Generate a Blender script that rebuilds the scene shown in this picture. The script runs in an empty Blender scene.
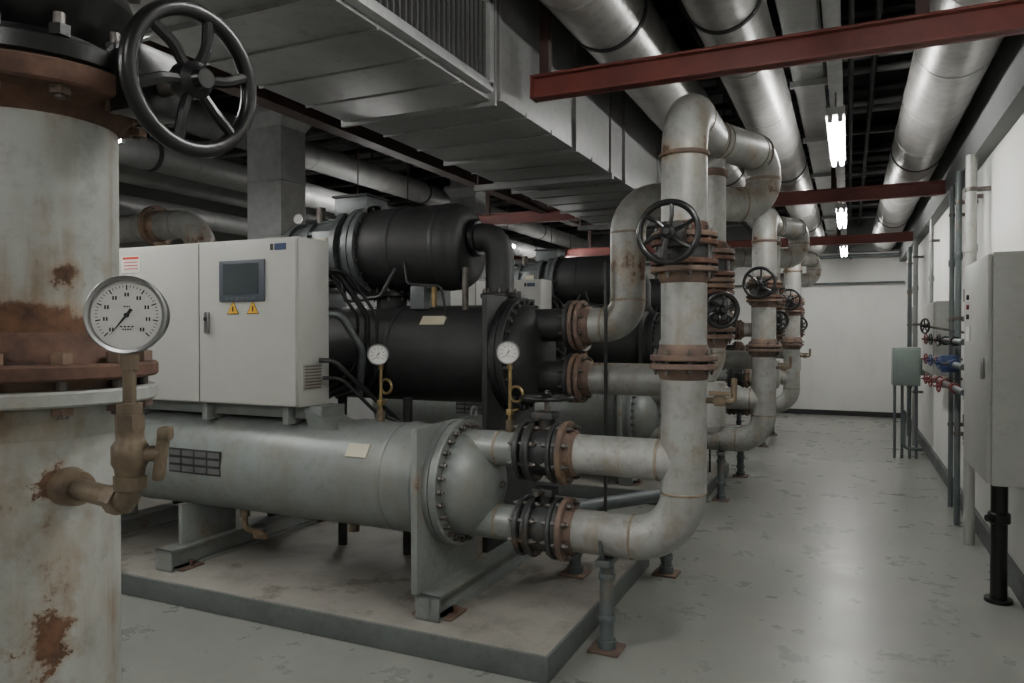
import bpy, bmesh, math, random
from mathutils import Vector, Matrix, Euler
random.seed(4)
V=Vector
# ------------------------------------------------------------------ materials
def nt(name):
    m=bpy.data.materials.new(name); m.use_nodes=True
    t=m.node_tree; b=t.nodes['Principled BSDF']
    return m,t,b
def noise(t,src,scale,detail=6,rough=.6,stretch=None):
    mp=t.nodes.new('ShaderNodeMapping'); t.links.new(src,mp.inputs['Vector'])
    if stretch: mp.inputs['Scale'].default_value=stretch
    n=t.nodes.new('ShaderNodeTexNoise'); n.inputs['Scale'].default_value=scale
    n.inputs['Detail'].default_value=detail; n.inputs['Roughness'].default_value=rough
    t.links.new(mp.outputs[0],n.inputs['Vector']); return n.outputs['Fac']
def ramp(t,src,a,b,c0=(0,0,0,1),c1=(1,1,1,1)):
    r=t.nodes.new('ShaderNodeValToRGB'); r.color_ramp.elements[0].position=a; r.color_ramp.elements[1].position=b
    r.color_ramp.elements[0].color=c0; r.color_ramp.elements[1].color=c1
    t.links.new(src,r.inputs[0]); return r.outputs[0]
def mix(t,f,a,b):
    n=t.nodes.new('ShaderNodeMix'); n.data_type='RGBA'
    if isinstance(f,(int,float)): n.inputs[0].default_value=f
    else: t.links.new(f,n.inputs[0])
    for i,x in ((6,a),(7,b)):
        if isinstance(x,tuple): n.inputs[i].default_value=x if len(x)==4 else (*x,1)
        else: t.links.new(x,n.inputs[i])
    return n.outputs[2]
def math_(t,op,a,b=0.0,c=None):
    n=t.nodes.new('ShaderNodeMath'); n.operation=op
    for i,x in enumerate((a,b,c)):
        if x is None: continue
        if isinstance(x,(int,float)): n.inputs[i].default_value=x
        else: t.links.new(x,n.inputs[i])
    return n.outputs[0]
def bump(t,b,src,strength=.2,dist=.01):
    n=t.nodes.new('ShaderNodeBump'); n.inputs['Strength'].default_value=strength; n.inputs['Distance'].default_value=dist
    t.links.new(src,n.inputs['Height']); t.links.new(n.outputs[0],b.inputs['Normal'])
def c4(c): return (*c,1)
def paint(name,col,col2=None,rough=.5,metal=0.,rust=0.,scale=2.5,bands=(),spots=(),streak=0.,dirt=.35,bmp=.1,stain=(.16,.14,.11),halo_c=(.20,.125,.065),runs=0.):
    m,t,b=nt(name)
    tc=t.nodes.new('ShaderNodeTexCoord').outputs['Object']
    if col2 is None: col2=tuple(x*.75 for x in col)
    n1=noise(t,tc,scale,8,.65)
    n3=noise(t,tc,22,5,.7)
    base=mix(t,ramp(t,n1,.35,.7),col,col2)
    dk=tuple(x*.45 for x in col2)
    base=mix(t,math_(t,'MULTIPLY',ramp(t,n3,.5,.8),dirt),base,dk)
    if streak>0:
        n6=noise(t,tc,7,7,.65,(1,1,.16))
        base=mix(t,math_(t,'MULTIPLY',ramp(t,n6,.48,.72),.6),base,stain)
    if runs>0:
        n7=noise(t,tc,15,6,.6,(1,1,.07)); n8=noise(t,tc,3.5,5,.6)
        rm=math_(t,'MULTIPLY',ramp(t,n7,.52,.66),ramp(t,n8,.45,.62))
        base=mix(t,math_(t,'MULTIPLY',rm,runs),base,(.17,.105,.055))
    if rust>0 or bands:
        n2=noise(t,tc,5.5,10,.68)
        f=n2
        if streak>0:
            ns=noise(t,tc,9,8,.68,(1,1,.16))
            f=math_(t,'ADD',math_(t,'MULTIPLY',n2,1-streak),math_(t,'MULTIPLY',ns,streak))
        sp=t.nodes.new('ShaderNodeSeparateXYZ'); t.links.new(tc,sp.inputs[0])
        for z,w,s in bands:
            d=math_(t,'ABSOLUTE',math_(t,'SUBTRACT',sp.outputs[2],z))
            g=math_(t,'MAXIMUM',math_(t,'SUBTRACT',1.0,math_(t,'DIVIDE',d,w)),0.0)
            f=math_(t,'ADD',f,math_(t,'MULTIPLY',g,s))
        if spots: nz=math_(t,'MULTIPLY',math_(t,'SUBTRACT',noise(t,tc,26,6,.7),.5),5.0)
        for x,y,z,rx,rz,s in spots:
            dx=math_(t,'DIVIDE',math_(t,'SUBTRACT',sp.outputs[0],x),rx); dy=math_(t,'DIVIDE',math_(t,'SUBTRACT',sp.outputs[1],y),rx)
            dz=math_(t,'DIVIDE',math_(t,'SUBTRACT',sp.outputs[2],z),rz)
            q=math_(t,'ADD',math_(t,'ADD',math_(t,'MULTIPLY',dx,dx),math_(t,'MULTIPLY',dy,dy)),math_(t,'MULTIPLY',dz,dz))
            q=math_(t,'ADD',q,math_(t,'MULTIPLY',nz,math_(t,'MINIMUM',q,1.0)))
            g=math_(t,'MINIMUM',math_(t,'MAXIMUM',math_(t,'SUBTRACT',1.0,q),0.0),1.0)
            f=math_(t,'ADD',f,math_(t,'MULTIPLY',g,s))
        thr=.78-rust*.35
        mask=ramp(t,f,thr-.015,thr+.04)
        halo=ramp(t,f,thr-.13,thr+.02)
        n4=noise(t,tc,30,4,.7)
        rc=mix(t,ramp(t,n4,.35,.7),(.045,.024,.016),(.14,.068,.034))
        base=mix(t,math_(t,'MULTIPLY',halo,.6),base,halo_c)
        base=mix(t,mask,base,rc)
        t.links.new(mix(t,mask,(rough,)*3,(.85,)*3),b.inputs['Roughness'])
        if metal: t.links.new(mix(t,mask,(metal,)*3,(0,0,0)),b.inputs['Metallic'])
    else:
        rr=ramp(t,n1,.2,.8,(rough*.8,)*3+(1,),(min(1,rough*1.25),)*3+(1,))
        t.links.new(rr,b.inputs['Roughness']); b.inputs['Metallic'].default_value=metal
    t.links.new(base,b.inputs['Base Color'])
    if bmp: bump(t,b,n3,bmp,.004)
    return m
def flat(name,col,rough=.5,metal=0.,emit=0.):
    m,t,b=nt(name)
    tc=t.nodes.new('ShaderNodeTexCoord').outputs['Object']
    n=noise(t,tc,12,4)
    t.links.new(mix(t,ramp(t,n,.3,.75),col,tuple(x*.85 for x in col)),b.inputs['Base Color'])
    b.inputs['Roughness'].default_value=rough; b.inputs['Metallic'].default_value=metal
    if emit: b.inputs['Emission Color'].default_value=c4(col); b.inputs['Emission Strength'].default_value=emit
    return m
FX,FY,FR=-1.315,.832,.137
def fs(az,z,rx,rz,s):
    a=math.radians(az); return (FX+FR*math.cos(a),FY+FR*math.sin(a),z,rx,rz,s)
M={}
M['cream']=paint('pipe_paint_grey',(.32,.325,.305),(.195,.197,.185),.45,.1,.39,3.0,bands=((1.37,.12,.10),(1.88,.16,.11),(2.33,.08,.10)),streak=.35,dirt=.65,stain=(.14,.122,.10),runs=.35)
M['fore']=paint('pipe_paint_old_grey',(.355,.365,.34),(.235,.245,.228),.48,0,.30,2.4,
   bands=((1.50,.06,.31),(1.87,.05,.12),(1.345,.05,.08)),
   spots=(fs(-18,1.12,.045,.17,.12),fs(-22,.99,.04,.07,.16),fs(-60,.99,.035,.025,.26),fs(-12,1.60,.04,.03,.26),fs(-70,1.74,.025,.025,.2),fs(-38,1.54,.10,.06,.08),fs(-40,.88,.05,.10,.09),fs(-15,1.25,.045,.04,.23),fs(-28,1.68,.03,.05,.12),fs(-55,1.2,.03,.1,.10)),streak=.45,dirt=.6,stain=(.20,.178,.14),runs=.7)
M['shell']=paint('chiller_grey_paint',(.215,.235,.225),(.16,.175,.168),.38,.1,.16,1.5,dirt=.5,streak=.2)
M['shell2']=paint('chiller_plate_paint',(.20,.217,.205),(.14,.153,.145),.5,.05,.34,3,dirt=.5)
M['black']=paint('black_insulation',(.022,.022,.023),(.013,.013,.013),.60,0,0,4,dirt=.5,bmp=.2)
M['blackm']=paint('black_cast_iron',(.006,.006,.007),(.010,.010,.009),.30,.1,.02,5,dirt=.3)
M['darkm']=paint('dark_valve_iron',(.045,.05,.05),(.025,.025,.025),.5,.3,.28,5,dirt=.4)
M['grey_cast']=paint('compressor_grey',(.13,.145,.145),(.08,.09,.09),.42,.3,.12,4,dirt=.5)
M['rust']=paint('rusty_steel',(.12,.058,.036),(.045,.026,.02),.85,0,0,14,dirt=.6,bmp=.5)
M['rust2']=paint('flange_rust_worn',(.15,.10,.076),(.075,.05,.04),.75,.0,.45,9,dirt=.6,bmp=.4)
M['weld']=paint('weld_seam_stain',(.24,.20,.155),(.15,.11,.075),.7,0,.3,9,dirt=.6,bmp=.3)
M['cab']=paint('cabinet_enamel',(.40,.40,.37),(.37,.37,.34),.38,0,0,1.2,dirt=.12,bmp=.02)
M['cab2']=paint('wall_box_enamel',(.32,.325,.30),(.27,.275,.255),.4,0,.06,1.5,dirt=.3,bmp=.03)
M['cabg']=paint('green_box_enamel',(.17,.21,.195),(.135,.165,.15),.4,0,.1,1.5)
M['alu']=paint('aluminium_cladding',(.50,.495,.475),(.27,.265,.255),.36,.6,0,2.2,dirt=.6,bmp=.2)
M['galv']=paint('galvanised_sheet',(.46,.465,.465),(.32,.33,.33),.38,.5,0,3.0,dirt=.35,bmp=.08)
M['galvb']=paint('galvanised_sheet_bright',(.52,.53,.53),(.38,.39,.39),.45,.15,0,5.0,dirt=.35,bmp=.08)
M['duct']=paint('duct_sheet',(.31,.312,.31),(.22,.222,.22),.46,.4,.05,1.4,dirt=.5,bmp=.12)
M['slat']=paint('grille_slat',(.13,.13,.128),(.08,.08,.08),.5,.2,0,3)
M['galvd']=paint('dull_pipe_silver',(.24,.24,.235),(.15,.15,.15),.5,.3,0,2.0)
M['red']=paint('red_oxide_steel',(.185,.045,.036),(.11,.032,.027),.55,0,.10,4,dirt=.45)
M['brown']=paint('dark_brown_steel',(.06,.03,.024),(.04,.02,.018),.6,0,0,4,dirt=.45)
M['brass']=paint('aged_brass',(.32,.23,.10),(.18,.14,.08),.4,.7,.10,12)
M['brass2']=paint('rusty_fitting',(.20,.155,.10),(.08,.06,.045),.5,.4,.40,14,bmp=.3)
M['steel']=paint('bolt_steel',(.15,.14,.13),(.07,.055,.045),.5,.6,.2,20)
M['chrome']=flat('gauge_rim_steel',(.30,.30,.30),.3,.9)
M['white']=flat('gauge_face_white',(.62,.62,.59),.4)
M['ink']=flat('gauge_print_black',(.01,.01,.01),.5)
M['screen']=flat('hmi_screen_glass',(.05,.06,.065),.15)
M['screenf']=flat('hmi_frame',(.06,.07,.09),.4)
M['yellow']=flat('warning_yellow',(.65,.36,.03),.5)
M['redl']=flat('label_red',(.50,.06,.03),.5)
M['label']=flat('label_cream',(.50,.46,.34),.5)
M['blue']=flat('blue_paint',(.018,.035,.10),.4)
M['redv']=flat('valve_red_paint',(.14,.02,.02),.4)
M['stand']=paint('stand_grey_green',(.10,.12,.12),(.065,.078,.08),.5,.1,.25,6)
M['dark']=paint('dark_steel',(.03,.03,.032),(.02,.02,.02),.6,.2,0,5)
M['cable']=flat('black_cable',(.010,.010,.011),.5)
M['fix']=flat('fixture_enamel',(.5,.5,.5),.4)
M['tube']=flat('fluorescent_tube',(1.0,.992,.96),.4,0,118.)
def wallmat(name,top,bot):
    m,t,b=nt(name); tc=t.nodes.new('ShaderNodeTexCoord').outputs['Object']
    n=noise(t,tc,.9,8,.6); n2=noise(t,tc,3.5,6,.6,(1,1,.25))
    base=mix(t,ramp(t,n,.3,.75),top,tuple(x*.85 for x in top))
    base=mix(t,math_(t,'MULTIPLY',ramp(t,n2,.52,.8),.4),base,bot)
    t.links.new(base,b.inputs['Base Color']); b.inputs['Roughness'].default_value=.8
    bump(t,b,noise(t,tc,40,3),.08,.003); return m
M['wall']=wallmat('wall_plaster_white',(.66,.66,.63),(.45,.45,.42))
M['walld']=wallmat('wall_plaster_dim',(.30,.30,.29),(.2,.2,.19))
M['conc']=wallmat('concrete_grey',(.16,.165,.165),(.11,.11,.11))
M['ceil']=wallmat('ceiling_dark',(.04,.04,.041),(.025,.025,.025))
def floormat():
    m,t,b=nt('floor_epoxy'); tc=t.nodes.new('ShaderNodeTexCoord').outputs['Object']
    n=noise(t,tc,.8,10,.62); n2=noise(t,tc,3.2,9,.7); n3=noise(t,tc,14,6,.7,(1,.25,1))
    base=mix(t,ramp(t,n,.32,.7),(.24,.25,.228),(.165,.172,.157))
    base=mix(t,math_(t,'MULTIPLY',ramp(t,n2,.46,.74),.5),base,(.25,.24,.212))
    base=mix(t,math_(t,'MULTIPLY',ramp(t,n3,.52,.82),.32),base,(.12,.12,.108))
    n4=noise(t,tc,1.7,12,.72)
    base=mix(t,math_(t,'MULTIPLY',ramp(t,n4,.48,.74),.4),base,(.30,.288,.255))
    t.links.new(base,b.inputs['Base Color'])
    t.links.new(ramp(t,n2,.25,.8,(.22,)*3+(1,),(.40,)*3+(1,)),b.inputs['Roughness'])
    bump(t,b,n,.05,.01); return m
M['floor']=floormat()
def padmat():
    m,t,b=nt('pad_concrete'); tc=t.nodes.new('ShaderNodeTexCoord').outputs['Object']
    n=noise(t,tc,1.6,10,.65); n2=noise(t,tc,6,9,.7)
    base=mix(t,ramp(t,n,.35,.68),(.25,.238,.212),(.165,.155,.137))
    base=mix(t,math_(t,'MULTIPLY',ramp(t,n2,.48,.68),.5),base,(.105,.095,.08))
    n4=noise(t,tc,1.5,7,.65); base=mix(t,math_(t,'MULTIPLY',ramp(t,n4,.56,.62),.65),base,(.07,.052,.042))
    t.links.new(base,b.inputs['Base Color']); b.inputs['Roughness'].default_value=.65
    bump(t,b,n2,.25,.006); return m
M['pad']=padmat()
M['padside']=paint('pad_edge_paint',(.10,.112,.107),(.07,.077,.075),.55,0,0,3,dirt=.5)
# ------------------------------------------------------------------ builder
def frame(ax):
    w=V(ax).normalized(); up=V((0,0,1)) if abs(w.z)<.95 else V((1,0,0))
    u=up.cross(w).normalized(); return u,w.cross(u),w
class B:
    def __init__(s,name): s.name=name; s.v=[]; s.f=[]; s.m=[]; s.mats=[]
    def mi(s,k):
        if k not in s.mats: s.mats.append(k)
        return s.mats.index(k)
    def add(s,vs,fs,k):
        o=len(s.v); s.v+= [tuple(x) for x in vs]; i=s.mi(k)
        for f in fs: s.f.append([a+o for a in f]); s.m.append(i)
    def box(s,c,size,k,bev=0,rot=None):
        c=V(c); R=Euler(rot).to_matrix() if rot else Matrix.Identity(3)
        bm=bmesh.new(); bmesh.ops.create_cube(bm,size=1)
        for v in bm.verts: v.co=V((v.co.x*size[0],v.co.y*size[1],v.co.z*size[2]))
        if bev: bmesh.ops.bevel(bm,geom=list(bm.edges),offset=bev,segments=2,affect='EDGES',profile=.6)
        bm.verts.index_update()
        s.add([R@v.co+c for v in bm.verts],[[v.index for v in f.verts] for f in bm.faces],k); bm.free()
    def bb(s,x0,x1,y0,y1,z0,z1,k,bev=0): s.box(((x0+x1)/2,(y0+y1)/2,(z0+z1)/2),(x1-x0,y1-y0,z1-z0),k,bev)
    def lathe(s,o,ax,prof,k,seg=32):
        o=V(o); u,v,w=frame(ax); vs=[];rings=[];fs=[]
        for t,r in prof:
            if r<=1e-6: rings.append([len(vs)]); vs.append(o+w*t)
            else:
                rings.append(list(range(len(vs),len(vs)+seg)))
                for i in range(seg):
                    a=2*math.pi*i/seg; vs.append(o+w*t+(u*math.cos(a)+v*math.sin(a))*r)
        for A,C in zip(rings,rings[1:]):
            for i in range(seg):
                j=(i+1)%seg
                if len(A)==1 and len(C)==1: continue
                if len(A)==1: fs.append([A[0],C[j],C[i]][::-1])
                elif len(C)==1: fs.append([A[i],A[j],C[0]])
                else: fs.append([A[i],A[j],C[j],C[i]])
        s.add(vs,fs,k)
    def cyl(s,p0,p1,r,k,seg=24,r2=None,ch=0):
        p0=V(p0);p1=V(p1);L=(p1-p0).length; r2=r if r2 is None else r2
        pr=[(0,0),(0,r-ch),(ch,r),(L-ch,r2),(L,r2-ch),(L,0)] if ch else [(0,0),(0,r),(L,r2),(L,0)]
        s.lathe(p0,p1-p0,pr,k,seg)
    def tube(s,pts,r,k,R=.2,seg=28,weld=None,n=10,caps=True):
        P=[V(p) for p in pts]; path=[(P[0],(P[1]-P[0]).normalized())]; ends=[]
        for i in range(1,len(P)-1):
            d1=(P[i]-P[i-1]).normalized(); d2=(P[i+1]-P[i]).normalized()
            th=d1.angle(d2)
            if th<.01: continue
            tl=R*math.tan(th/2); mx=.49*min((P[i]-P[i-1]).length,(P[i+1]-P[i]).length)
            RR=R if tl<=mx else mx/math.tan(th/2)
            tl=RR*math.tan(th/2); nn=(d2-d1*d1.dot(d2)).normalized(); st=P[i]-d1*tl; C=st+nn*RR
            for q in range(n+1):
                a=th*q/n; path.append((C-nn*RR*math.cos(a)+d1*RR*math.sin(a),d1*math.cos(a)+nn*math.sin(a)))
            ends+= [path[-n-1],path[-1]]
        path.append((P[-1],(P[-1]-P[-2]).normalized()))
        u,v,w=frame(path[0][1]); vs=[];fs=[]
        for p,t in path:
            u=(u-t*u.dot(t)).normalized(); vv=t.cross(u)
            for i in range(seg):
                a=2*math.pi*i/seg; vs.append(p+(u*math.cos(a)+vv*math.sin(a))*r)
        for q in range(len(path)-1):
            for i in range(seg):
                j=(i+1)%seg; fs.append([q*seg+i,q*seg+j,(q+1)*seg+j,(q+1)*seg+i])
        if caps: fs.append(list(range(seg))[::-1]); fs.append([(len(path)-1)*seg+i for i in range(seg)])
        s.add(vs,fs,k)
        if weld:
            for p,t in ends: s.ring(p,t,r,.003,.012,weld,seg)
    def ring(s,c,ax,r,h,w,k,seg=32):
        s.lathe(c,ax,[(-w/2,r-.005),(-w/2,r+h*.6),(-w*.25,r+h),(w*.25,r+h),(w/2,r+h*.6),(w/2,r-.005)],k,seg)
    def torus(s,c,ax,R,r,k,seg=48,rs=12,a0=0,a1=2*math.pi):
        c=V(c);u,v,w=frame(ax); vs=[];fs=[]; full=abs(a1-a0-2*math.pi)<.01; n=seg if full else seg+1
        for i in range(n):
            a=a0+(a1-a0)*i/seg; e=u*math.cos(a)+v*math.sin(a)
            for j in range(rs):
                b=2*math.pi*j/rs; vs.append(c+e*(R+r*math.cos(b))+w*r*math.sin(b))
        for i in range(seg):
            i2=(i+1)%n
            for j in range(rs):
                j2=(j+1)%rs; fs.append([i*rs+j,i2*rs+j,i2*rs+j2,i*rs+j2])
        s.add(vs,fs,k)
    def flange(s,c,ax,R,th,k,n=8,bk='steel',bolts=True,inner=.0,br=.011,bl=None):
        c=V(c);u,v,w=frame(ax); ch=min(.004,th*.2)
        s.lathe(c,ax,[(-th/2,inner),(-th/2,R-ch),(-th/2+ch,R),(th/2-ch,R),(th/2,R-ch),(th/2,inner)],k,40)
        if bolts:
            bl=bl or th*.5+.018
            for i in range(n):
                a=2*math.pi*(i+.5)/n; p=c+(u*math.cos(a)+v*math.sin(a))*(R-.024 if R<.25 else R-.03)
                s.cyl(p-w*bl,p+w*bl,br,bk,6); s.cyl(p-w*(bl+.012),p+w*(bl+.012),br*.5,bk,6)
    def fpair(s,c,ax,R,r,k='rust2',k2=None,n=8,gap=.012,th=.026,neck=True):
        c=V(c);w=V(ax).normalized()
        s.flange(c-w*(gap/2+th/2),ax,R,th,k,n,bolts=False); s.flange(c+w*(gap/2+th/2),ax,R,th,k2 or k,n,bolts=False)
        s.cyl(c-w*gap,c+w*gap,R-.045,'darkm',32)
        u,v,_=frame(ax); bl=gap/2+th+.012
        for i in range(n):
            a=2*math.pi*(i+.5)/n; p=c+(u*math.cos(a)+v*math.sin(a))*(R-.024)
            s.cyl(p-w*bl,p+w*bl,.012,'steel',6); s.cyl(p-w*(bl+.014),p+w*(bl+.014),.006,'steel',6)
        if neck:
            for sg in (-1,1):
                s.lathe(c+w*sg*(gap/2+th),w*sg,[(0,r+.018),(.02,r+.012),(.045,r+.003),(.05,r-.004)],k,32)
    def wheel(s,c,ax,R,k='blackm',spokes=5,rim=.012,hub=.028,phase=.3,stem=None):
        c=V(c);u,v,w=frame(ax)
        s.torus(c,ax,R,rim,k,56,12)
        s.lathe(c-w*.02,ax,[(0,0),(0,hub),(.03,hub),(.04,hub*.6),(.055,hub*.5),(.055,0)],k,20)
        for i in range(spokes):
            a=phase+2*math.pi*i/spokes; e=u*math.cos(a)+v*math.sin(a)
            a2=a+.12; e2=u*math.cos(a2)+v*math.sin(a2)
            s.tube([c+e*hub*.7,c+e*R*.55+w*.006,c+e2*R],rim*.68,k,R=.05,seg=8,n=3)
    def gauge(s,c,ax,r,k='chrome'):
        c=V(c);u,v,w=frame(ax)
        s.lathe(c-w*r*.45,ax,[(0,0),(0,r*.85),(r*.05,r*.9),(r*.5,r*.92),(r*.5,r),(r*.72,r*1.02),(r*.76,r*.98),(r*.74,r*.9),(r*.6,r*.885)],k,40)
        s.lathe(c-w*r*.45+w*r*.60,ax,[(0,r*.89),(0.0005,0)],'white',40)
        f=c+w*(r*.155)
        for i in range(41):
            a=math.radians(-45+270*i/40); e=u*math.cos(a)+v*math.sin(a); L=.13 if i%5==0 else .07
            p0=f+e*r*.78;p1=f+e*r*(.78-L); wd=r*(.016 if i%5==0 else .008); pe=w.cross(e)*wd; o=w*.0006
            s.add([p0-pe+o,p0+pe+o,p1+pe+o,p1-pe+o],[[0,1,2,3]],'ink')
            if i%5==0:
                for sx in (-.035,.035):
                    q=f+e*r*.53+o+u*r*sx; a1=u*r*.02; b1=v*r*.05
                    s.add([q-a1-b1,q+a1-b1,q+a1+b1,q-a1+b1],[[0,1,2,3]],'ink')
        a=math.radians(232); e=u*math.cos(a)+v*math.sin(a); pe=w.cross(e)
        o=w*.002
        s.add([f+e*r*.70+o,f-e*r*.2+pe*r*.045+o,f-e*r*.2-pe*r*.045+o],[[0,1,2]],'ink')
        s.cyl(f,f+w*.004,r*.06,'ink',12)
        for dz,wd in ((-.30,.15),(-.37,.10),(.22,.07)):
            for kx in range(4):
                q=f+v*r*dz+w*.0006+u*r*wd*(kx-1.5)*.6; a1=u*r*wd*.2; b1=v*r*.018
                s.add([q-a1-b1,q+a1-b1,q+a1+b1,q-a1+b1],[[0,1,2,3]],'ink')
    def done(s,parent=None,loc=None):
        me=bpy.data.meshes.new(s.name); me.from_pydata(s.v,[],s.f); me.update()
        for k in s.mats: me.materials.append(M[k])
        me.polygons.foreach_set('material_index',s.m); me.polygons.foreach_set('use_smooth',[True]*len(s.f))
        bm=bmesh.new(); bm.from_mesh(me); bmesh.ops.recalc_face_normals(bm,faces=bm.faces); bm.to_mesh(me); bm.free()
        me.set_sharp_from_angle(angle=math.radians(36))
        o=bpy.data.objects.new(s.name,me); bpy.context.scene.collection.objects.link(o)
        if parent: o.parent=parent
        return o
def empty(name,loc=(0,0,0)):
    e=bpy.data.objects.new(name,None); e.location=loc; e.empty_display_size=.2
    bpy.context.scene.collection.objects.link(e); return e
def group(name,bs):
    e=empty(name)
    for b in bs: b.done(e)
    return e
def clone(e,dy):
    n=empty(e.name.split('.')[0],(e.location.x,e.location.y+dy,e.location.z))
    for c in e.children:
        o=bpy.data.objects.new(c.name.split('.')[0],c.data); bpy.context.scene.collection.objects.link(o); o.parent=n
    return n
# ------------------------------------------------------------------ room
XR,XL,YB,YF,ZC=.9,-7.6,14.7,-3.6,3.9
XW=XR-.003
def slab(name,x0,x1,y0,y1,z0,z1,k,bev=0):
    b=B(name); b.bb(x0,x1,y0,y1,z0,z1,k,bev); return b.done()
slab('floor',XL-.2,XR+.2,YF-.2,YB+.2,-.15,0,'floor')
slab('ceiling',XL-.2,XR+.2,YF-.2,YB+.2,ZC,ZC+.15,'ceil')
slab('wall_right',XR,XR+.2,YF,YB,0,ZC,'wall')
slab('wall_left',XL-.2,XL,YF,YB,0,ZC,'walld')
slab('wall_back',XL-.2,XR+.2,YB,YB+.2,0,ZC,'wall')
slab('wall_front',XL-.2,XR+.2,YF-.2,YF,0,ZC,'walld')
slab('baseboard_right',XR-.03,XR,YF,YB,0,.14,'padside')
slab('baseboard_back',XL,XR-.03,YB-.03,YB,0,.09,'dark')
b=B('trim_1'); b.bb(XR-.10,XR,YF,YB,2.76,3.25,'conc'); b.done()
b=B('trim_2'); b.bb(XL,XR-.10,YB-.25,YB,2.95,ZC,'conc'); b.done()
for i,y in enumerate((1.6,5.4,9.2,13.0)):
    b=B('trim_%d'%(3+i)); b.bb(XL,XR,y,y+.3,3.62,ZC,'ceil'); b.done()
def pad(dy):
    b=B('equipment_pad'); b.bb(-5.6,-1.16,2.9+dy,4.66+dy,0,.118,'padside',.008); b.bb(-5.59,-1.17,2.91+dy,4.65+dy,.10,.122,'pad',.004); b.done()
for i in range(3): pad(3.44*i)
# ------------------------------------------------------------------ chiller
CY,CZ,CR=3.35,.735,.285
EY,EZ,ER=4.1,1.37,.305
parts=[]
b=B('condenser_shell')
b.lathe((-4.75,CY,CZ),(1,0,0),[(0,0),(0.02,.12),(.08,.2),(.16,.26),(.18,.27),(.18,.33),(.26,.33),(.26,CR),(2.82,CR),(2.86,CR)],'shell',64)
for x in (-4.0,-2.15,-1.97): b.ring((x,CY,CZ),(1,0,0),CR,.003,.02,'shell',64)
b.box((-3.40,CY-CR+.004,.765),(.40,.012,.14),'dark',.003)
for i in range(4):
    for j in range(3): b.box((-3.55+.1*i,CY-CR-.0035,.81-.045*j),(.085,.004,.03),'slat')
b.box((-2.30,CY-CR*math.cos(.6)-.002,CZ+CR*math.sin(.6)),(.13,.006,.075),'label',0,(-.6,0,0))
for x in (-4.4,-3.3,-2.5): b.cyl((x,CY,CZ-CR-.05),(x,CY,CZ-CR+.03),.03,'brass2',12)
b.tube([(-3.3,CY,CZ-CR),(-3.3,CY,.33),(-3.05,CY-.1,.33)],.018,'brass2',R=.04,seg=12); b.box((-3.12,CY-.07,.33),(.06,.05,.05),'brass2',.008)
b.box((-1.89,3.345,.645),(.035,.69,.80),'shell2',.004)
b.lathe((-1.875,CY,CZ),(1,0,0),[(0,.318),(.035,.318),(.035,.31),(.042,.31),(.042,.318),(.075,.318),(.08,.313),(.08,.262)]
   +[(.08+.20*math.sin(a),.262*math.cos(a)) for a in [math.radians(x) for x in range(5,91,8)]]+[(.28,0)],'shell',64)
for i in range(28):
    a=2*math.pi*i/28; y=CY+.290*math.cos(a); z=CZ+.290*math.sin(a)
    b.cyl((-1.80,y,z),(-1.775,y,z),.014,'steel',6); b.cyl((-1.80,y,z),(-1.76,y,z),.007,'steel',6)
for z in (.92,.55):
    b.cyl((-1.78,CY,z),(-1.45,CY,z),.088,'shell',32)
    b.ring((-1.6,CY,z),(1,0,0),.088,.004,.015,'weld')
    b.flange((-1.46,CY,z),(1,0,0),.150,.026,'darkm',8)
    b.lathe((-1.475,CY,z),(-1,0,0),[(0,.108),(.03,.095),(.04,.086)],'shell',32)
b.cyl((-1.60,CY,CZ+.0),(-1.575,CY,CZ),.02,'steel',8)
b.torus((-1.89,3.62,1.06),(1,0,0),.03,.009,'shell2',20,8)
parts.append(b)
b=B('evaporator_shell')
b.lathe((-4.75,EY,EZ),(1,0,0),[(0,0),(.0,.3),(.1,.34),(.2,.34),(.2,ER),(2.86,ER)],'black',64)
for x in (-4.0,-3.3,-2.6): b.ring((x,EY,EZ),(1,0,0),ER,.004,.03,'black',64)
b.box((-1.89,4.1,.98),(.035,.70,1.48),'black',.004)
b.lathe((-1.875,EY,EZ),(1,0,0),[(0,.345),(.04,.345),(.04,.338),(.05,.338),(.05,.345),(.085,.345),(.09,.34),(.09,.30),(.14,.29),(.19,.25),(.215,.18),(.22,0)],'black',64)
for i in range(28):
    a=2*math.pi*i/28; y=EY+.320*math.cos(a); z=EZ+.320*math.sin(a)
    b.cyl((-1.79,y,z),(-1.762,y,z),.014,'darkm',6)
for z in (1.547,1.236):
    b.cyl((-1.76,EY,z),(-1.50,EY,z),.098,'black',32)
    b.flange((-1.49,EY,z),(1,0,0),.145,.028,'black',8)
b.box((-2.30,EY-ER*math.cos(.75)-.002,EZ+ER*math.sin(.75)),(.17,.006,.07),'label',0,(-.75,0,0))
parts.append(b)
b=B('compressor')
KZ=2.045
b.lathe((-3.62,EY,KZ),(1,0,0),[(0,0),(0,.14),(.03,.17),(.12,.19),(.12,.215),(.16,.215),(.16,.19),(.3,.20),(.3,.24),(.35,.24),(.35,.215),(.55,.235),(.57,.285),(.61,.285),(.61,.24),(.68,.24),(.68,.30),(.72,.30),(.72,.29),(.73,.29),(.73,.30),(.77,.30),(.77,.26)],'grey_cast',56)
b.lathe((-2.85,EY,KZ),(1,0,0),[(0,.262),(.0,.268),(.02,.272),(.60,.272),(.64,.262),(.68,.235),(.70,.19),(.705,.0)],'black',56)
b.ring((-2.62,EY,KZ),(1,0,0),.270,.006,.03,'black',56); b.ring((-2.3,EY,KZ),(1,0,0),.270,.006,.03,'black',56)
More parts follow.
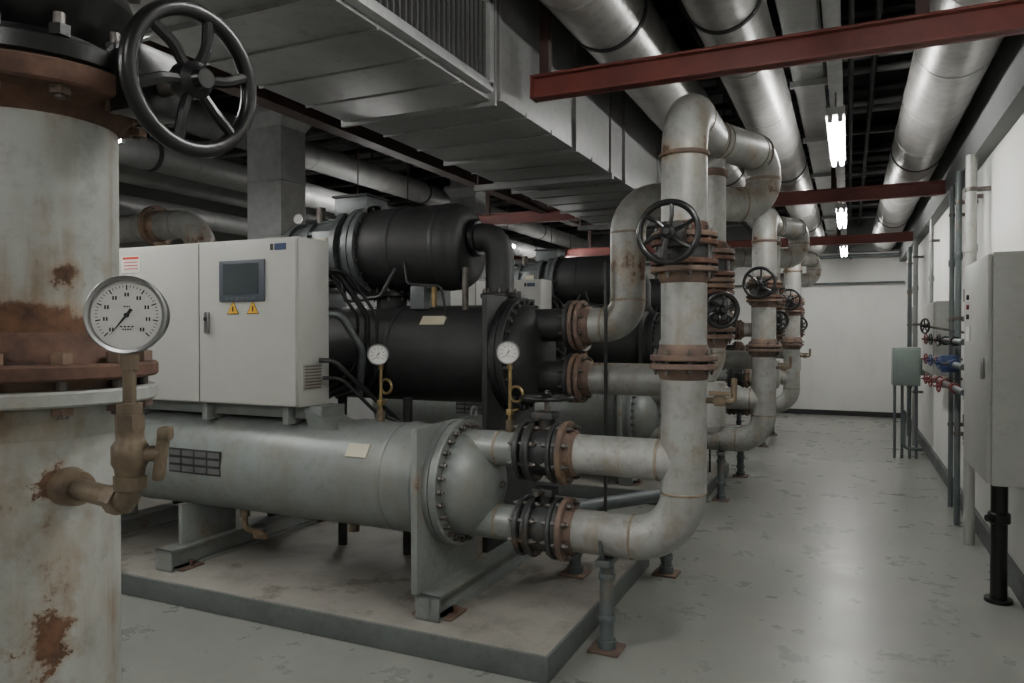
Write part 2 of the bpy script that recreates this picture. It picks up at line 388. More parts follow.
for x in (-2.86,-3.035):
    for i in range(20):
        a=2*math.pi*i/20; R_=.278 if x>-2.9 else .262
        b.cyl((x,EY+R_*math.cos(a),KZ+R_*math.sin(a)),(x+.03,EY+R_*math.cos(a),KZ+R_*math.sin(a)),.013,'steel',6)
for i in range(9):
    a=math.radians(150+i*30-120); b.box((-3.17,EY+.225*math.cos(a),KZ+.225*math.sin(a)),(.2,.02,.03),'grey_cast',.003,(a,0,0))
b.box((-3.13,EY-.20,KZ+.02),(.16,.10,.2),'grey_cast',.01); b.box((-3.13,EY-.252,KZ+.04),(.10,.006,.07),'label')
b.box((-2.98,EY-.02,KZ+.29),(.26,.24,.12),'grey_cast',.012); b.box((-2.98,EY-.02,KZ+.355),(.28,.26,.015),'dark',.003)
b.cyl((-3.25,EY-.1,KZ+.2),(-3.25,EY-.1,KZ+.30),.03,'steel',12); b.gauge((-3.36,EY-.2,KZ+.22),(.3,-1,0),.035)
for x in (-3.3,-2.45):
    b.box((x,EY,1.72),(.10,.34,.14),'grey_cast',.006); b.box((x,EY,1.80),(.14,.26,.04),'grey_cast',.006)
b.cyl((-2.75,EY,1.62),(-2.75,EY,1.84),.10,'black',28); b.flange((-2.75,EY,1.75),(0,0,1),.14,.03,'blackm',8)
b.tube([(-2.20,EY,KZ+.05),(-1.96,EY,KZ+.05),(-1.96,EY,1.60)],.088,'black',R=.16,seg=32,n=14)
b.ring((-2.12,EY,KZ+.05),(1,0,0),.088,.03,.04,'blackm'); b.flange((-1.96,EY,1.73),(0,0,1),.12,.03,'blackm',8)
b.tube([(-2.2,3.86,1.60),(-2.2,3.80,1.78),(-2.45,3.82,1.80),(-2.5,3.86,1.95)],.008,'dark',R=.04,seg=10)
b.tube([(-2.55,3.84,1.90),(-2.62,3.78,1.72),(-2.9,3.80,1.70),(-3.0,3.9,1.85)],.012,'cable',R=.05,seg=10)
b.cyl((-2.32,3.92,1.66),(-2.32,3.92,1.80),.018,'brass',10); b.cyl((-2.12,3.95,1.64),(-2.12,3.95,1.90),.02,'steel',10)
for i in range(3):
    x=-2.95+.07*i
    b.tube([(x,3.40,1.92-.02*i),(x+.12,3.55,1.86),(x+.25,3.66,1.60),(x+.18,3.74,1.28-.05*i),(x-.1,3.72,1.10)],.018 if i==1 else .010,'cable',R=.14,seg=10)
b.tube([(-2.66,3.25,1.35),(-2.60,3.30,1.35),(-2.50,3.5,1.15),(-2.40,3.7,.95),(-2.36,3.9,.6)],.014,'cable',R=.1,seg=10)
b.tube([(-2.66,3.28,1.25),(-2.58,3.34,1.25),(-2.46,3.5,1.05),(-2.25,3.6,.95),(-2.2,3.72,.5)],.011,'cable',R=.1,seg=10)
b.tube([(-2.78,3.40,1.60),(-2.70,3.48,1.62),(-2.62,3.6,1.40),(-2.72,3.7,1.12)],.022,'grey_cast',R=.12,seg=12)
parts.append(b)
b=B('support_frame')
for x in (-1.83,-3.6,-4.5):
    b.bb(x-.065,x+.065,3.02,4.5,.122,.134,'shell2'); b.bb(x-.065,x+.065,3.02,4.5,.232,.246,'shell2'); b.bb(x+.01,x+.022,3.02,4.5,.134,.232,'shell2'); b.bb(x-.065,x+.065,3.02,3.03,.122,.246,'shell2')
    for y in (3.14,4.38): 
        b.bb(x-.11,x+.11,y-.08,y+.08,.120,.134,'rust2',.002); b.cyl((x-.085,y,.134),(x-.085,y,.17),.012,'rust',6); b.cyl((x+.09,y,.134),(x+.09,y,.17),.012,'rust',6)
for x in (-3.6,-4.5):
    b.box((x,3.35,.36),(.03,.42,.25),'shell2',.003); b.box((x,4.1,.66),(.03,.46,.84),'black',.003)
b.bb(-4.7,-1.95,3.62,3.72,.50,.58,'dark',.004)
for x in (-3.0,-2.5): b.cyl((x,3.9,.122),(x,3.9,1.1),.03,'dark',12)
b.box((-2.75,4.0,.75),(.5,.25,.35),'dark',.02)
parts.append(b)
b=B('control_cabinet')
b.bb(-4.12,-2.685,3.115,3.37,1.10,2.02,'cab',.006)
b.bb(-4.115,-3.396,3.095,3.118,1.108,2.012,'cab',.005); b.bb(-3.388,-2.69,3.095,3.118,1.108,2.012,'cab',.005)
b.bb(-3.398,-3.386,3.10,3.116,1.108,2.012,'dark')
b.bb(-3.225,-2.895,3.083,3.096,1.675,1.905,'screenf',.006); b.bb(-3.19,-2.935,3.079,3.085,1.715,1.885,'screen',.001)
for i in range(6): b.bb(-3.18+i*.04,-3.155+i*.04,3.080,3.084,1.686,1.70,'stand')
for x in (-3.13,-2.985):
    z=1.605
    b.add([(x-.045,3.0935,z),(x+.045,3.0935,z),(x,3.0935,z+.078)],[[0,1,2]],'ink')
    b.add([(x-.039,3.0925,z+.004),(x+.039,3.0925,z+.004),(x,3.0925,z+.071)],[[0,1,2]],'yellow')
    b.add([(x-.005,3.0915,z+.015),(x+.005,3.0915,z+.015),(x+.005,3.0915,z+.045),(x-.005,3.0915,z+.045)],[[0,1,2,3]],'ink')
b.bb(-3.335,-3.305,3.075,3.097,1.50,1.62,'chrome',.005); b.cyl((-3.32,3.07,1.58),(-3.32,3.09,1.58),.012,'dark',12)
b.bb(-4.03,-3.87,3.0925,3.096,1.865,1.965,'white'); b.bb(-4.02,-3.88,3.0915,3.094,1.945,1.96,'redl'); 
for i in range(3): b.bb(-4.01,-3.89,3.0915,3.094,1.925-.02*i,1.931-.02*i,'redl')
b.bb(-2.83,-2.75,3.0925,3.096,1.95,1.985,'blue'); b.bb(-2.86,-2.84,3.0925,3.096,1.95,1.985,'ink')
b.bb(-2.685,-2.680,3.15,3.30,1.19,1.33,'cab2')
for i in range(8): b.box((-2.678,3.225,1.20+.017*i),(.006,.13,.007),'brass2')
b.bb(-4.1,-2.6,3.20,3.40,1.03,1.10,'shell',.004); b.add([(-2.69,3.16,1.09),(-2.48,3.2,.975),(-2.69,3.2,.975),(-2.69,3.38,1.09),(-2.48,3.42,.975),(-2.69,3.42,.975)],[[0,1,2],[3,5,4],[0,3,4,1],[1,4,5,2],[2,5,3,0]],'shell')
for x in (-4.0,-3.4,-2.8): b.bb(x-.02,x+.02,3.14,3.40,1.0,1.10,'shell',.003)
parts.append(b)
b=B('pressure_gauges')
def siphon(b,x,y,z0,z1):
    b.cyl((x,y,z0-.02),(x,y,z0+.06),.022,'brass2',12); b.cyl((x,y,z0+.05),(x,y,z0+.14),.010,'brass',10)
    b.box((x,y,z0+.10),(.03,.035,.03),'brass',.004); b.cyl((x,y,z0+.1),(x+.06,y-.03,z0+.12),.006,'brass',8)
    b.torus((x+.035,y,z0+.19),(.15,1,0),.038,.008,'brass',32,10); b.cyl((x,y,z0+.14),(x,y,z1-.055),.009,'brass',10)
    b.cyl((x,y,z1-.075),(x,y,z1-.045),.014,'brass',6)
siphon(b,-2.32,CY,CZ+CR,1.375); b.gauge((-2.32,CY-.02,1.385),(.42,-1,.0),.058)
siphon(b,-1.545,CY,1.005,1.395); b.gauge((-1.545,CY-.02,1.405),(.42,-1,0),.058)
parts.append(b)
ch=group('water_chiller',parts); 
for i in (1,2): clone(ch,3.44*i)
# ------------------------------------------------------------------ risers
XR1=-.68
pp=[]
b=B('pipe_run')
b.tube([(-1.23,CY,.55),(XR1,CY,.55),(XR1,CY,2.53),(XR1,4.0,2.53)],.102,'cream',R=.23,seg=40,weld='weld',n=14)
b.cyl((-1.23,CY,.92),(XR1,CY,.92),.094,'cream',36); b.ring((-.79,CY,.92),(1,0,0),.094,.004,.014,'weld')
b.ring((XR1,CY,2.30),(0,0,1),.102,.010,.02,'rust2',40)
b.fpair((XR1,CY,1.37),(0,0,1),.150,.102,'rust2')
pp.append(b)
b=B('butterfly_valve')
for z in (.92,.55):
    b.lathe((-1.435,CY,z),(1,0,0),[(0,.1),(0,.135),(.02,.14),(.03,.118),(.15,.118),(.16,.14),(.18,.135),(.18,.1)],'darkm',40)
    for q in (-1.40,-1.29): b.flange((q,CY,z),(1,0,0),.150,.022,'darkm',8,br=.013,bl=.03)
    b.flange((-1.238,CY,z),(1,0,0),.155,.028,'rust2',8,br=.014,bl=.035)
    b.lathe((-1.224,CY,z),(1,0,0),[(0,.118),(.03,.11),(.045,.09)],'rust2',36)
    b.cyl((-1.345,CY,z+.10),(-1.345,CY,z+.165),.04,'darkm',20)
    b.box((-1.345,CY-.02,z+.18),(.11,.10,.035),'darkm',.008)
b.cyl((-1.345,CY,1.08),(-1.345,CY,1.19),.014,'steel',12); b.wheel((-1.345,CY,1.185),(0,0,1),.125,'blackm',5,.011)
b.cyl((-1.345,CY-.02,.735),(-1.345,CY-.14,.735),.012,'steel',10)
pp.append(b)
def riser_valve(b,x,y,z,r,dirn,wr,woff,wz,wheel=True):
    b.fpair((x,y,z-.045),(0,0,1),r+.048,r,'rust2','rust',gap=.01,th=.024)
    b.fpair((x,y,z+.075),(0,0,1),r+.046,r,'rust','rust2',gap=.01,th=.024)
    b.cyl((x,y,z-.03),(x,y,z+.06),r+.02,'darkm',32)
    d=V(dirn).normalized(); c=V((x,y,wz))
    if not wheel: return
    b.cyl(c+d*(r*.6),c+d*(r+.07),.045,'darkm',20); b.box(c+d*(r+.07),(.10,.08,.11),'darkm',.012)
    b.cyl(c+d*(r+.06),c+d*woff,.012,'steel',10); b.wheel(c+d*woff,d,wr,'blackm',6,.014,.03)
b=B('riser_valve_a'); riser_valve(b,XR1,CY,1.845,.102,(-.05,-1,0),.126,.26,1.925)
b.tube([(XR1+.09,CY,1.20),(XR1+.22,CY,1.20),(XR1+.22,CY,1.30)],.014,'brass2',R=.02,seg=10); b.box((XR1+.16,CY,1.20),(.05,.04,.045),'brass2',.006)
b.box((XR1+.16,CY-.03,1.235),(.09,.015,.02),'brass2',.003)
pp.append(b)
b=B('stands')
def stand(b,x,y,z0,z1,pr):
    b.cyl((x,y,z0),(x,y,z1-.02),.034,'stand',20); b.bb(x-.075,x+.075,y-.075,y+.075,z0,z0+.012,'rust2',.002)
    b.cyl((x,y,z0+.01),(x,y,z0+.05),.045,'stand',20); b.ring((x,y,z0+(z1-z0)*.35),(0,0,1),.034,.008,.03,'stand',20)
    b.ring((x,y,z1-.09),(0,0,1),.034,.008,.03,'stand',20); b.box((x,y,z1-.015),(.07,.15,.03),'stand',.004)
    b.torus((x,y,z1+pr+.0),(1,0,0),pr+.004,.008,'stand',32,8,math.pi,2*math.pi)
stand(b,-1.04,CY,0,.44,.104)
pp.append(b)
r1=group('condenser_water_pipe',pp)
pp=[]
b=B('pipe_run')
X2=-.70
b.tube([(-1.44,EY,1.236),(X2,EY,1.236),(X2,EY,2.45)],.092,'cream',R=.16,seg=36,weld='weld')
b.fpair((-1.44,EY,1.236),(1,0,0),.145,.094,'rust2')
b.fpair((X2,EY,1.50),(0,0,1),.14,.092,'rust2'); b.ring((X2,EY,2.36),(0,0,1),.092,.012,.04,'rust2')
b.tube([(X2,EY,1.236),(X2,EY,1.0)],.092,'cream'); b.lathe((X2,EY,1.0),(0,0,-1),[(0,.092),(.03,.08),(.05,.04),(.055,0)],'cream',32)
pp.append(b)
b=B('chilled_water_return')
b.tube([(-1.44,EY,1.547),(-1.15,EY,1.547),(-1.15,EY,2.26),(-.47,4.62,2.26),(-.47,4.62,2.56),(-.65,4.05,2.53),(-.68,3.99,2.53)],.100,'cream',R=.19,seg=36,weld='weld',n=12)
b.ring((-.50,4.53,2.55),(.18,.57,0),.100,.008,.02,'rust2')
b.fpair((-1.44,EY,1.547),(1,0,0),.145,.1,'rust2')
pp.append(b)
b=B('riser_valve_b'); riser_valve(b,X2,EY,1.845,.092,(.95,-.3,0),.11,.20,1.90,False)
riser_valve(b,X2,EY,1.66,.092,(.55,-1,0),.085,.2,1.62)
pp.append(b)
b=B('stands'); stand(b,-1.03,4.56,0,.30,.05); stand(b,-1.42,3.97,.122,.46,.05)
b.tube([(-1.42,3.97,.50),(-1.03,4.56,.50)],.04,'stand'); b.cyl((-1.03,4.56,.28),(-1.03,4.56,.5),.03,'stand')
b.cyl((-1.25,4.0,.122),(-1.25,4.0,1.9),.010,'dark',8)
pp.append(b)
r2=group('chilled_water_pipe',pp)
for i in (1,2): clone(r1,3.44*i); clone(r2,3.44*i)
# ------------------------------------------------------------------ overhead mains
def main(name,x,z,r,y0,y1,k,step=1.0,seg=44,hang=True,Y0=0.3):
    b=B(name); b.cyl((x,y0,z),(x,y1,z),r,k,seg)
    y=y0+Y0
    while y<y1: b.ring((x,y,z),(0,1,0),r,.004,.035,k,seg); y+=step
    y=y0+1.3
    while hang and y<y1:
        b.ring((x,y,z),(0,1,0),r,.008,.04,'dark',seg); b.cyl((x,y,z+r),(x,y,ZC),.008,'dark',8); y+=3.8
    return b.done()
main('insulated_main_pipe',.54,3.13,.205,-1.5,14.44,'alu',1.0)
main('insulated_main_pipe',-1.12,3.13,.200,-1.5,14.44,'alu',1.0,Y0=.6)
main('insulated_main_pipe',-.55,3.10,.175,-1.5,14.44,'alu',1.1)
main('overhead_pipe',-5.0,2.90,.12,-1,14.44,'galvd',1.3)
main('overhead_pipe',-4.85,3.25,.13,-1,14.44,'galvd',1.3)
main('overhead_pipe',-5.6,2.95,.17,-1,14.44,'galvd',1.3)
main('overhead_pipe',-6.2,2.7,.10,-1,14.44,'galvd',1.3)
b=B('cable_tray'); b.bb(-.36,-.16,-1.5,14.4,3.22,3.225,'galv'); b.bb(-.36,-.355,-1.5,14.4,3.22,3.32,'galv'); b.bb(-.165,-.16,-1.5,14.4,3.22,3.32,'galv')
b.bb(-.35,-.17,-1.5,14.4,3.225,3.28,'cable')
for i in range(10):
    y=-1+i*1.6; b.bb(-.38,-.14,y,y+.04,3.18,3.22,'galv'); b.cyl((-.37,y+.02,3.2),(-.37,y+.02,ZC),.006,'steel',6); b.cyl((-.15,y+.02,3.2),(-.15,y+.02,ZC),.006,'steel',6)
b.done()
b=B('lighting_trunking'); b.bb(-.125,-.045,-1.5,14.4,3.02,3.08,'galv',.003)
for i in range(8): b.cyl((-.085,-1+i*2.1,3.08),(-.085,-1+i*2.1,ZC),.006,'steel',6)
b.done()
def beam(name,x0,x1,y,z,h=.13,w=.08,step=1.9):
    b=B(name); b.bb(x0,x1,y-.006,y+.006,z-h/2,z+h/2,'red'); b.bb(x0,x1,y-w/2,y+w/2,z+h/2-.012,z+h/2,'red',.002); b.bb(x0,x1,y-w/2,y+w/2,z-h/2,z-h/2+.012,'red',.002)
    x=x0+.03
    b.bb(x-.03,x-.02,y-w/2,y+w/2,z-h/2,z+h/2,'red')
    while x<x1-.1: b.bb(x,x+.05,y+.01,y+.05,z+h/2,ZC,'brown',.002); x+=step
    return b.done()
beam('steel_beam',-1.45,XR-.1,3.42,2.725,.115,step=1.66)
beam('steel_beam',-5.9,XR-.1,7.9,2.85)
beam('steel_beam',-5.9,XR-.1,11.7,2.85)
b=B('roof_support_steel'); b.bb(-3.26,-3.14,2.4,9,2.88,2.90,'brown'); b.bb(-3.26,-3.14,2.4,9,3.03,3.05,'brown'); b.bb(-3.21,-3.19,2.4,9,2.88,3.05,'brown')
for y in (3,6,8.8): b.cyl((-3.2,y,3.05),(-3.2,y,ZC),.02,'brown',8)
b.done()
b=B('ceiling_conduits')
yy=.8
while yy<14.3:
    b.cyl((XL+.01,yy,3.52+.05*math.sin(yy*7)),(XR-.11,yy,3.52+.05*math.sin(yy*7)),random.choice((.02,.03,.045)),random.choice(('dark','dark','galvd')),12); yy+=random.uniform(.22,.5)
for x in (-.9,-.0,.15,.75,-1.7,-3.0,-3.8): b.cyl((x,-1.5,3.40),(x,14.4,3.40),.02,'dark',10)
b.done()
# ------------------------------------------------------------------ ducts
def seams(b,x0,x1,z0,z1,ys,k='duct'):
    for y in ys:
        e=.022
        b.bb(x0-e,x1+e,y-.010,y+.010,z0-e,z0,k); b.bb(x0-e,x0,y-.010,y+.010,z0,z1,k); b.bb(x1,x1+e,y-.010,y+.010,z0,z1,k); b.bb(x0-e,x1+e,y-.010,y+.010,z1,z1+e,k)
b=B('ventilation_duct')
b.bb(-2.32,-1.50,-.8,3.06,2.565,3.30,'duct',.004); seams(b,-2.32,-1.50,2.565,3.30,(.2,1.2,1.85,3.05))
for y in (.7,1.45,2.15,2.45,2.75): b.bb(-2.32,-1.50,y-.005,y+.005,2.556,2.57,'duct')
b.bb(-2.36,-1.50,3.08,7.4,2.60,3.36,'duct',.004); seams(b,-2.36,-1.50,2.60,3.36,(3.10,4.15,5.2,6.25,7.38))
for y in (3.45,3.8,4.5,4.85,5.55,5.9,6.6,7.0): b.bb(-2.365,-1.495,y-.006,y+.006,2.592,2.62,'duct')
for y in (0,4.7,6.9):
    for x in (-2.42,-1.44): b.cyl((x,y,2.54),(x,y,ZC),.007,'steel',6)
    b.bb(-2.44,-1.42,y-.02,y+.02,2.515,2.555,'galvd')
b.bb(-1.50,-1.478,1.98,2.95,2.62,2.97,'ink')
for i in range(24):
    b.bb(-1.478,-1.468,2.0+.040*i,2.008+.040*i,2.62,2.97,'slat')
for z in (2.600,2.985): b.bb(-1.50,-1.455,1.95,2.98,z-.02,z+.02,'galv',.002)
for y in (1.965,2.965): b.bb(-1.50,-1.455,y-.02,y+.02,2.60,2.99,'galv',.002)
b.done()
b=B('ventilation_duct'); b.bb(-4.1,-2.55,.2,1.9,3.0,3.35,'duct',.004); seams(b,-4.1,-2.55,3.0,3.35,(.6,1.8)); 
for x in (-4.05,-2.6):
    for y in (.9,1.5): b.cyl((x,y,3.3),(x,y,ZC),.008,'steel',6)
b.done()
def riserduct(dy):
    b=B('galvanised_riser_duct'); x,y=-4.40,4.84+dy
    b.bb(x-.18,x+.18,y-.15,y+.15,0,3.45,'galvb',.004); b.bb(x-.24,x+.24,y-.2,y+.2,3.30,3.34,'galvb',.003)
    b.add([(x-.18,y-.15,3.20),(x+.18,y-.15,3.20),(x+.18,y+.15,3.20),(x-.18,y+.15,3.20),(x-.24,y-.2,3.30),(x+.24,y-.2,3.30),(x+.24,y+.2,3.30),(x-.24,y+.2,3.30)],[[0,1,5,4],[1,2,6,5],[2,3,7,6],[3,0,4,7]],'galvb')
    for z in (1.2,2.3,2.75): b.bb(x-.185,x+.185,y-.155,y+.155,z,z+.012,'galv',.002)
    for z in (2.14,2.20): 
        for q in (-.12,-.04,.04,.12): b.cyl((x+q,y-.155,z),(x+q,y-.145,z),.010,'dark',8)
    for z in (2.14,2.20): 
        for q in (-.10,0,.10): b.cyl((x+.175,y+q,z),(x+.185,y+q,z),.010,'dark',8)
    b.bb(x-.06,x+.06,y-.06,y+.06,3.45,ZC,'galvb')
    b.done()
riserduct(0); riserduct(3.44)
b=B('left_cooling_pipe'); b.tube([(XL+.01,4.9,2.50),(-5.32,4.9,2.50),(-5.32,4.9,0)],.13,'cream',R=.3,weld='weld'); b.fpair((-5.32,4.9,1.9),(0,0,1),.19,.13); b.fpair((-5.9,4.9,2.50),(1,0,0),.19,.13); b.done()
b=B('left_cooling_pipe'); b.tube([(XL+.01,6.0,2.30),(-5.6,6.0,2.30),(-5.6,6.0,0)],.13,'galvd',R=.3); b.done()
# ------------------------------------------------------------------ luminaires
def lum(x,y0,y1,z,top):
    b=B('fluorescent_light'); b.bb(x-.055,x+.055,y0,y1,z+.028,z+.075,'fix',.004)
    for s in (-.028,.028):
        b.cyl((x+s,y0+.03,z),(x+s,y1-.03,z),.014,'tube',10)
        for y in (y0+.015,y1-.015): b.box((x+s,y,z+.01),(.028,.03,.05),'fix',.003)
    for y in (y0+.2,y1-.2): b.cyl((x,y,z+.07),(x,y,top),.006,'steel',6)
    b.done()
for y in (-2.4,1.2,4.9,8.6,12.3): lum(-.085,y,y+1.35,2.80,3.02)
for y in (-1.6,2.0,5.8,8.4,11.0): lum(-4.42 if y>4 else -4.3,y,y+1.3,2.74,ZC)  # first one is an unseen lamp behind the camera, added to brighten the room
lum(-2.95,.30,1.60,2.74,3.0); lum(-2.95,-2.4,-1.1,2.74,ZC)  # added row, out of view, put here to brighten the galvanised riser duct
# ------------------------------------------------------------------ foreground pipe with valve and gauge
pp=[]
b=B('vertical_main')
b.cyl((FX,FY,0),(FX,FY,1.39),FR,'fore',72); b.cyl((FX,FY,1.44),(FX,FY,1.9),FR,'fore',72); b.cyl((FX,FY,2.2),(FX,FY,ZC),FR,'fore',48)
b.lathe((FX,FY,1.448),(0,0,1),[(0,.158),(.02,.152),(.045,.141),(.055,.136)],'rust',64)
b.lathe((FX,FY,1.376),(0,0,-1),[(0,.155),(.02,.150),(.045,.140),(.055,.136)],'fore',64)
for z,R_,k in ((1.436,.202,'rust'),(1.394,.200,'fore')): b.flange((FX,FY,z),(0,0,1),R_,.026,k,12,bolts=False)
b.cyl((FX,FY,1.40),(FX,FY,1.43),.165,'rust2',48)
b.lathe((FX,FY,1.893),(0,0,-1),[(0,.160),(.015,.150),(.03,.140),(.035,.136)],'rust',64)
b.flange((FX,FY,1.912),(0,0,1),.205,.038,'rust',12,bolts=False)
for i in range(12):
    a=2*math.pi*(i+.35)/12; p=V((FX+.178*math.cos(a),FY+.178*math.sin(a),0))
    for z0,z1 in ((1.362,1.466),(1.875,2.01)):
        b.cyl(p+V((0,0,z0)),p+V((0,0,z1)),.009,'steel',10)
    for z in (1.368,1.450,1.880,1.972): b.cyl(p+V((0,0,z)),p+V((0,0,z+.018)),.017,'rust2' if z<1.9 else 'blackm',6)
pp.append(b)
b=B('isolation_valve')
b.flange((FX,FY,1.953),(0,0,1),.195,.034,'blackm',12,bolts=False)
b.lathe((FX,FY,1.968),(0,0,1),[(0,.15),(.03,.13),(.06,.15),(.10,.17),(.15,.15),(.17,.13),(.2,.13),(.2,.195),(.235,.195),(.235,.1)],'blackm',56)
for i in range(12):
    a=2*math.pi*(i+.35)/12; p=V((FX+.17*math.cos(a),FY+.17*math.sin(a),0)); b.cyl(p+V((0,0,2.14)),p+V((0,0,2.25)),.016,'steel',6)
ax=V((1,-.12,0)).normalized(); wc=V((-.975,.880,1.912))
b.cyl(wc-ax*.30+V((0,0,.03)),wc-ax*.16+V((0,0,.03)),.05,'blackm',24); b.cyl(wc-ax*.17+V((0,0,.03)),wc-ax*.15+V((0,0,.03)),.065,'blackm',24)
b.box(wc-ax*.12+V((0,0,.012)),(.08,.10,.11),'blackm',.015)
b.cyl(wc-ax*.1,wc+ax*.02,.014,'steel',14)
b.wheel(wc,(ax+V((0,0,-.08))),.110,'blackm',6,.0135,.030,.2)
pp.append(b)
b=B('pressure_gauge_assembly')
gx,gy=-.985,.768
dr=(V((gx,gy,0))-V((FX,FY,0))).normalized(); tap=V((FX,FY,1.245))+dr*(FR-.01)
b.cyl(tap,tap+dr*.045,.034,'brass2',24,.028)
b.tube([tap,V((gx,gy,1.245)),V((gx,gy,1.36))],.017,'brass2',R=.025,seg=20)
b.cyl(V((gx,gy,1.245))-dr*.05,V((gx,gy,1.245))-dr*.02,.024,'brass2',6); b.cyl((gx,gy,1.265),(gx,gy,1.285),.025,'brass2',6)
b.lathe((gx,gy,1.285),(0,0,1),[(0,.015),(0,.020),(.012,.022),(.02,.026),(.045,.026),(.055,.020),(.07,.020),(.07,.015)],'brass2',24)
b.cyl((gx,gy,1.355),(gx,gy,1.378),.022,'brass2',6); b.cyl((gx,gy,1.378),(gx,gy,1.395),.018,'brass2',20)
b.cyl((gx,gy,1.39),(gx,gy,1.455),.0095,'brass2',16); b.cyl((gx,gy,1.445),(gx,gy,1.468),.014,'brass2',6)
side=V((.85,.52,0)).normalized()
q=V((gx,gy,1.318)); b.cyl(q+side*.015,q+side*.045,.012,'brass2',14); 
hb=q+side*.045
b.box(hb+V((0,0,-.004)),(.016,.022,.075),'brass2',.006,(0,.12,math.atan2(side.y,side.x)))
b.box(hb+side*.006+V((0,0,.03)),(.02,.026,.022),'brass2',.007,(0,0,math.atan2(side.y,side.x)))
b.gauge((gx-.0,gy+.0,1.527),(.52,-.80,.0),.0575)
pp.append(b)
group('foreground_water_main',pp)
# ------------------------------------------------------------------ right wall equipment
b=B('distribution_cabinet')
b.bb(.69,XW,4.60,5.50,.69,1.93,'cab2',.006); b.bb(.668,.69,4.615,5.485,.70,1.92,'cab2',.005)
for z,k in ((1.72,'ink'),(1.66,'redv'),(1.60,'ink')): b.cyl((.655,5.3,z),(.668,5.3,z),.016,k,14)
b.bb(.662,.668,5.22,5.38,1.45,1.54,'white'); b.bb(.65,.668,4.70,4.72,1.25,1.37,'chrome',.003)
for z in (.9,1.7): b.cyl((.672,5.49,z),(.672,5.49,z+.08),.01,'steel',10)
b.done()
b=B('black_drain_pipe'); b.cyl((.765,4.86,0),(.765,4.86,.69),.042,'blackm',24); b.cyl((.765,4.86,.44),(.765,4.86,.50),.056,'blackm',24,ch=.006); b.cyl((.765,4.86,0),(.765,4.86,.02),.07,'blackm',24); b.cyl((.70,4.82,.47),(.765,4.86,.47),.02,'blackm',10); b.done()
b=B('electrical_cabinet'); b.bb(.73,XW,7.9,9.0,1.10,1.80,'cab2',.006); b.bb(.712,.73,7.915,8.985,1.11,1.79,'cab2',.004); b.bb(.70,.712,8.0,8.02,1.40,1.50,'chrome'); b.bb(.708,.713,8.5,8.6,1.6,1.66,'white'); b.done()
b=B('junction_box'); b.bb(.47,.76,9.8,10.15,.88,1.33,'cabg',.006); b.bb(.49,.74,9.785,9.80,.90,1.31,'cabg',.004)
for x in (.50,.58,.66,.73): b.cyl((x,9.97,0),(x,9.97,.88),.017,'stand',10)
b.bb(.76,XW,9.9,10.05,1.0,1.2,'cabg'); b.tube([(.60,9.97,.55),(.60,9.97,.12),(.8,9.97,.12)],.02,'stand',R=.06); b.done()
def vp(name,x,y,r,z0,z1,k,clips=True):
    b=B(name); b.cyl((x,y,z0),(x,y,z1),r,k,18)
    for z in (.7,1.6,2.5):
        if z0<z<z1: b.bb(x,XW,y-.015,y+.015,z,z+.03,'steel'); b.ring((x,y,z+.015),(0,0,1),r,.006,.03,'steel',18)
    for z in (1.05,2.1):
        if z0<z<z1: b.ring((x,y,z),(0,0,1),r,.008,.06,k,18)
    b.done()
vp('wall_service_pipe',.78,6.1,.035,0,2.76,'cab2'); vp('wall_service_pipe',.77,6.67,.022,0,2.76,'stand'); vp('wall_service_pipe',.80,6.42,.018,0,2.76,'galvd')
vp('wall_service_pipe',.80,7.35,.020,0,2.76,'stand'); vp('wall_service_pipe',.80,11.2,.03,0,2.76,'galvd'); vp('wall_service_pipe',.80,12.2,.03,0,2.76,'stand'); vp('wall_service_pipe',.82,9.3,.02,1.8,2.76,'galvd')
b=B('valve_manifold')
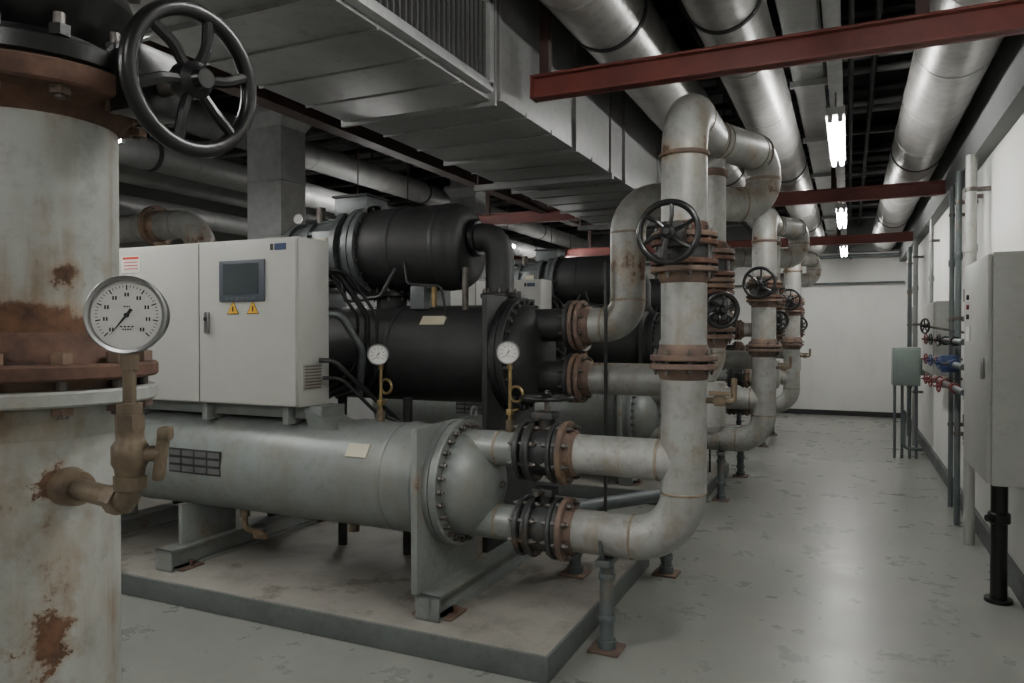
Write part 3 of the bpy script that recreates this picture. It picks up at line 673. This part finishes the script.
for z,k in ((1.44,'blackm'),(1.27,'blue'),(1.10,'redv')):
    b.cyl((.70,5.75,z),(.70,7.6,z),.022,'stand',14)
    for y in (6.85,7.25,6.25):
        kk=k if y!=7.25 else 'redv'
        b.lathe((.70,y-.06,z),(0,1,0),[(0,.024),(0,.036),(.02,.036),(.03,.026),(.06,.038),(.09,.026),(.10,.036),(.12,.036),(.12,.024)],kk,16)
        b.cyl((.70,y,z),(.60,y,z+.01),.010,'steel',8); b.wheel((.60,y,z+.01),(-1,-.2,0),.042,kk,4,.006,.012)
    b.bb(.70,XW,7.45,7.47,z-.01,z+.01,'steel'); b.bb(.70,XW,5.8,5.82,z-.01,z+.01,'steel')
b.bb(.64,.76,6.5,6.62,1.20,1.33,'blue',.01); b.wheel((.58,7.1,1.56),(-1,-.5,0),.06,'blackm',5,.008,.015); b.cyl((.58,7.1,1.56),(XW,7.2,1.5),.01,'steel',8)
b.done()
b=B('fire_alarm_box'); b.bb(.84,XW,12.8,13.1,1.5,1.9,'cab2',.005); b.bb(.86,XW,13.3,13.5,2.0,2.2,'redv',.005); b.done()
b=B('cross_conduit'); b.cyl((-4,14.35,2.86),(XR-.11,14.35,2.86),.03,'stand',12); b.cyl((-4,14.6,2.4),(XR-.02,14.6,2.4),.02,'stand',12)
for x in (-3,-1.5,0): b.bb(x,x+.03,14.35,YB-.003,2.83,2.86,'steel'); b.bb(x,x+.03,14.6,YB-.003,2.38,2.40,'steel')
b.done()
# ------------------------------------------------------------------ world & camera
w=bpy.data.worlds.new('world'); bpy.context.scene.world=w; w.use_nodes=True
w.node_tree.nodes['Background'].inputs[0].default_value=(.5,.55,.6,1); w.node_tree.nodes['Background'].inputs[1].default_value=.05
cam=bpy.data.cameras.new('camera'); cam.sensor_width=36; cam.lens=25.9; cam.clip_start=.05
co=bpy.data.objects.new('camera',cam); co.location=(0,0,1.5); co.rotation_euler=(math.radians(90-.65),0,math.radians(24.6))
bpy.context.scene.collection.objects.link(co); bpy.context.scene.camera=co
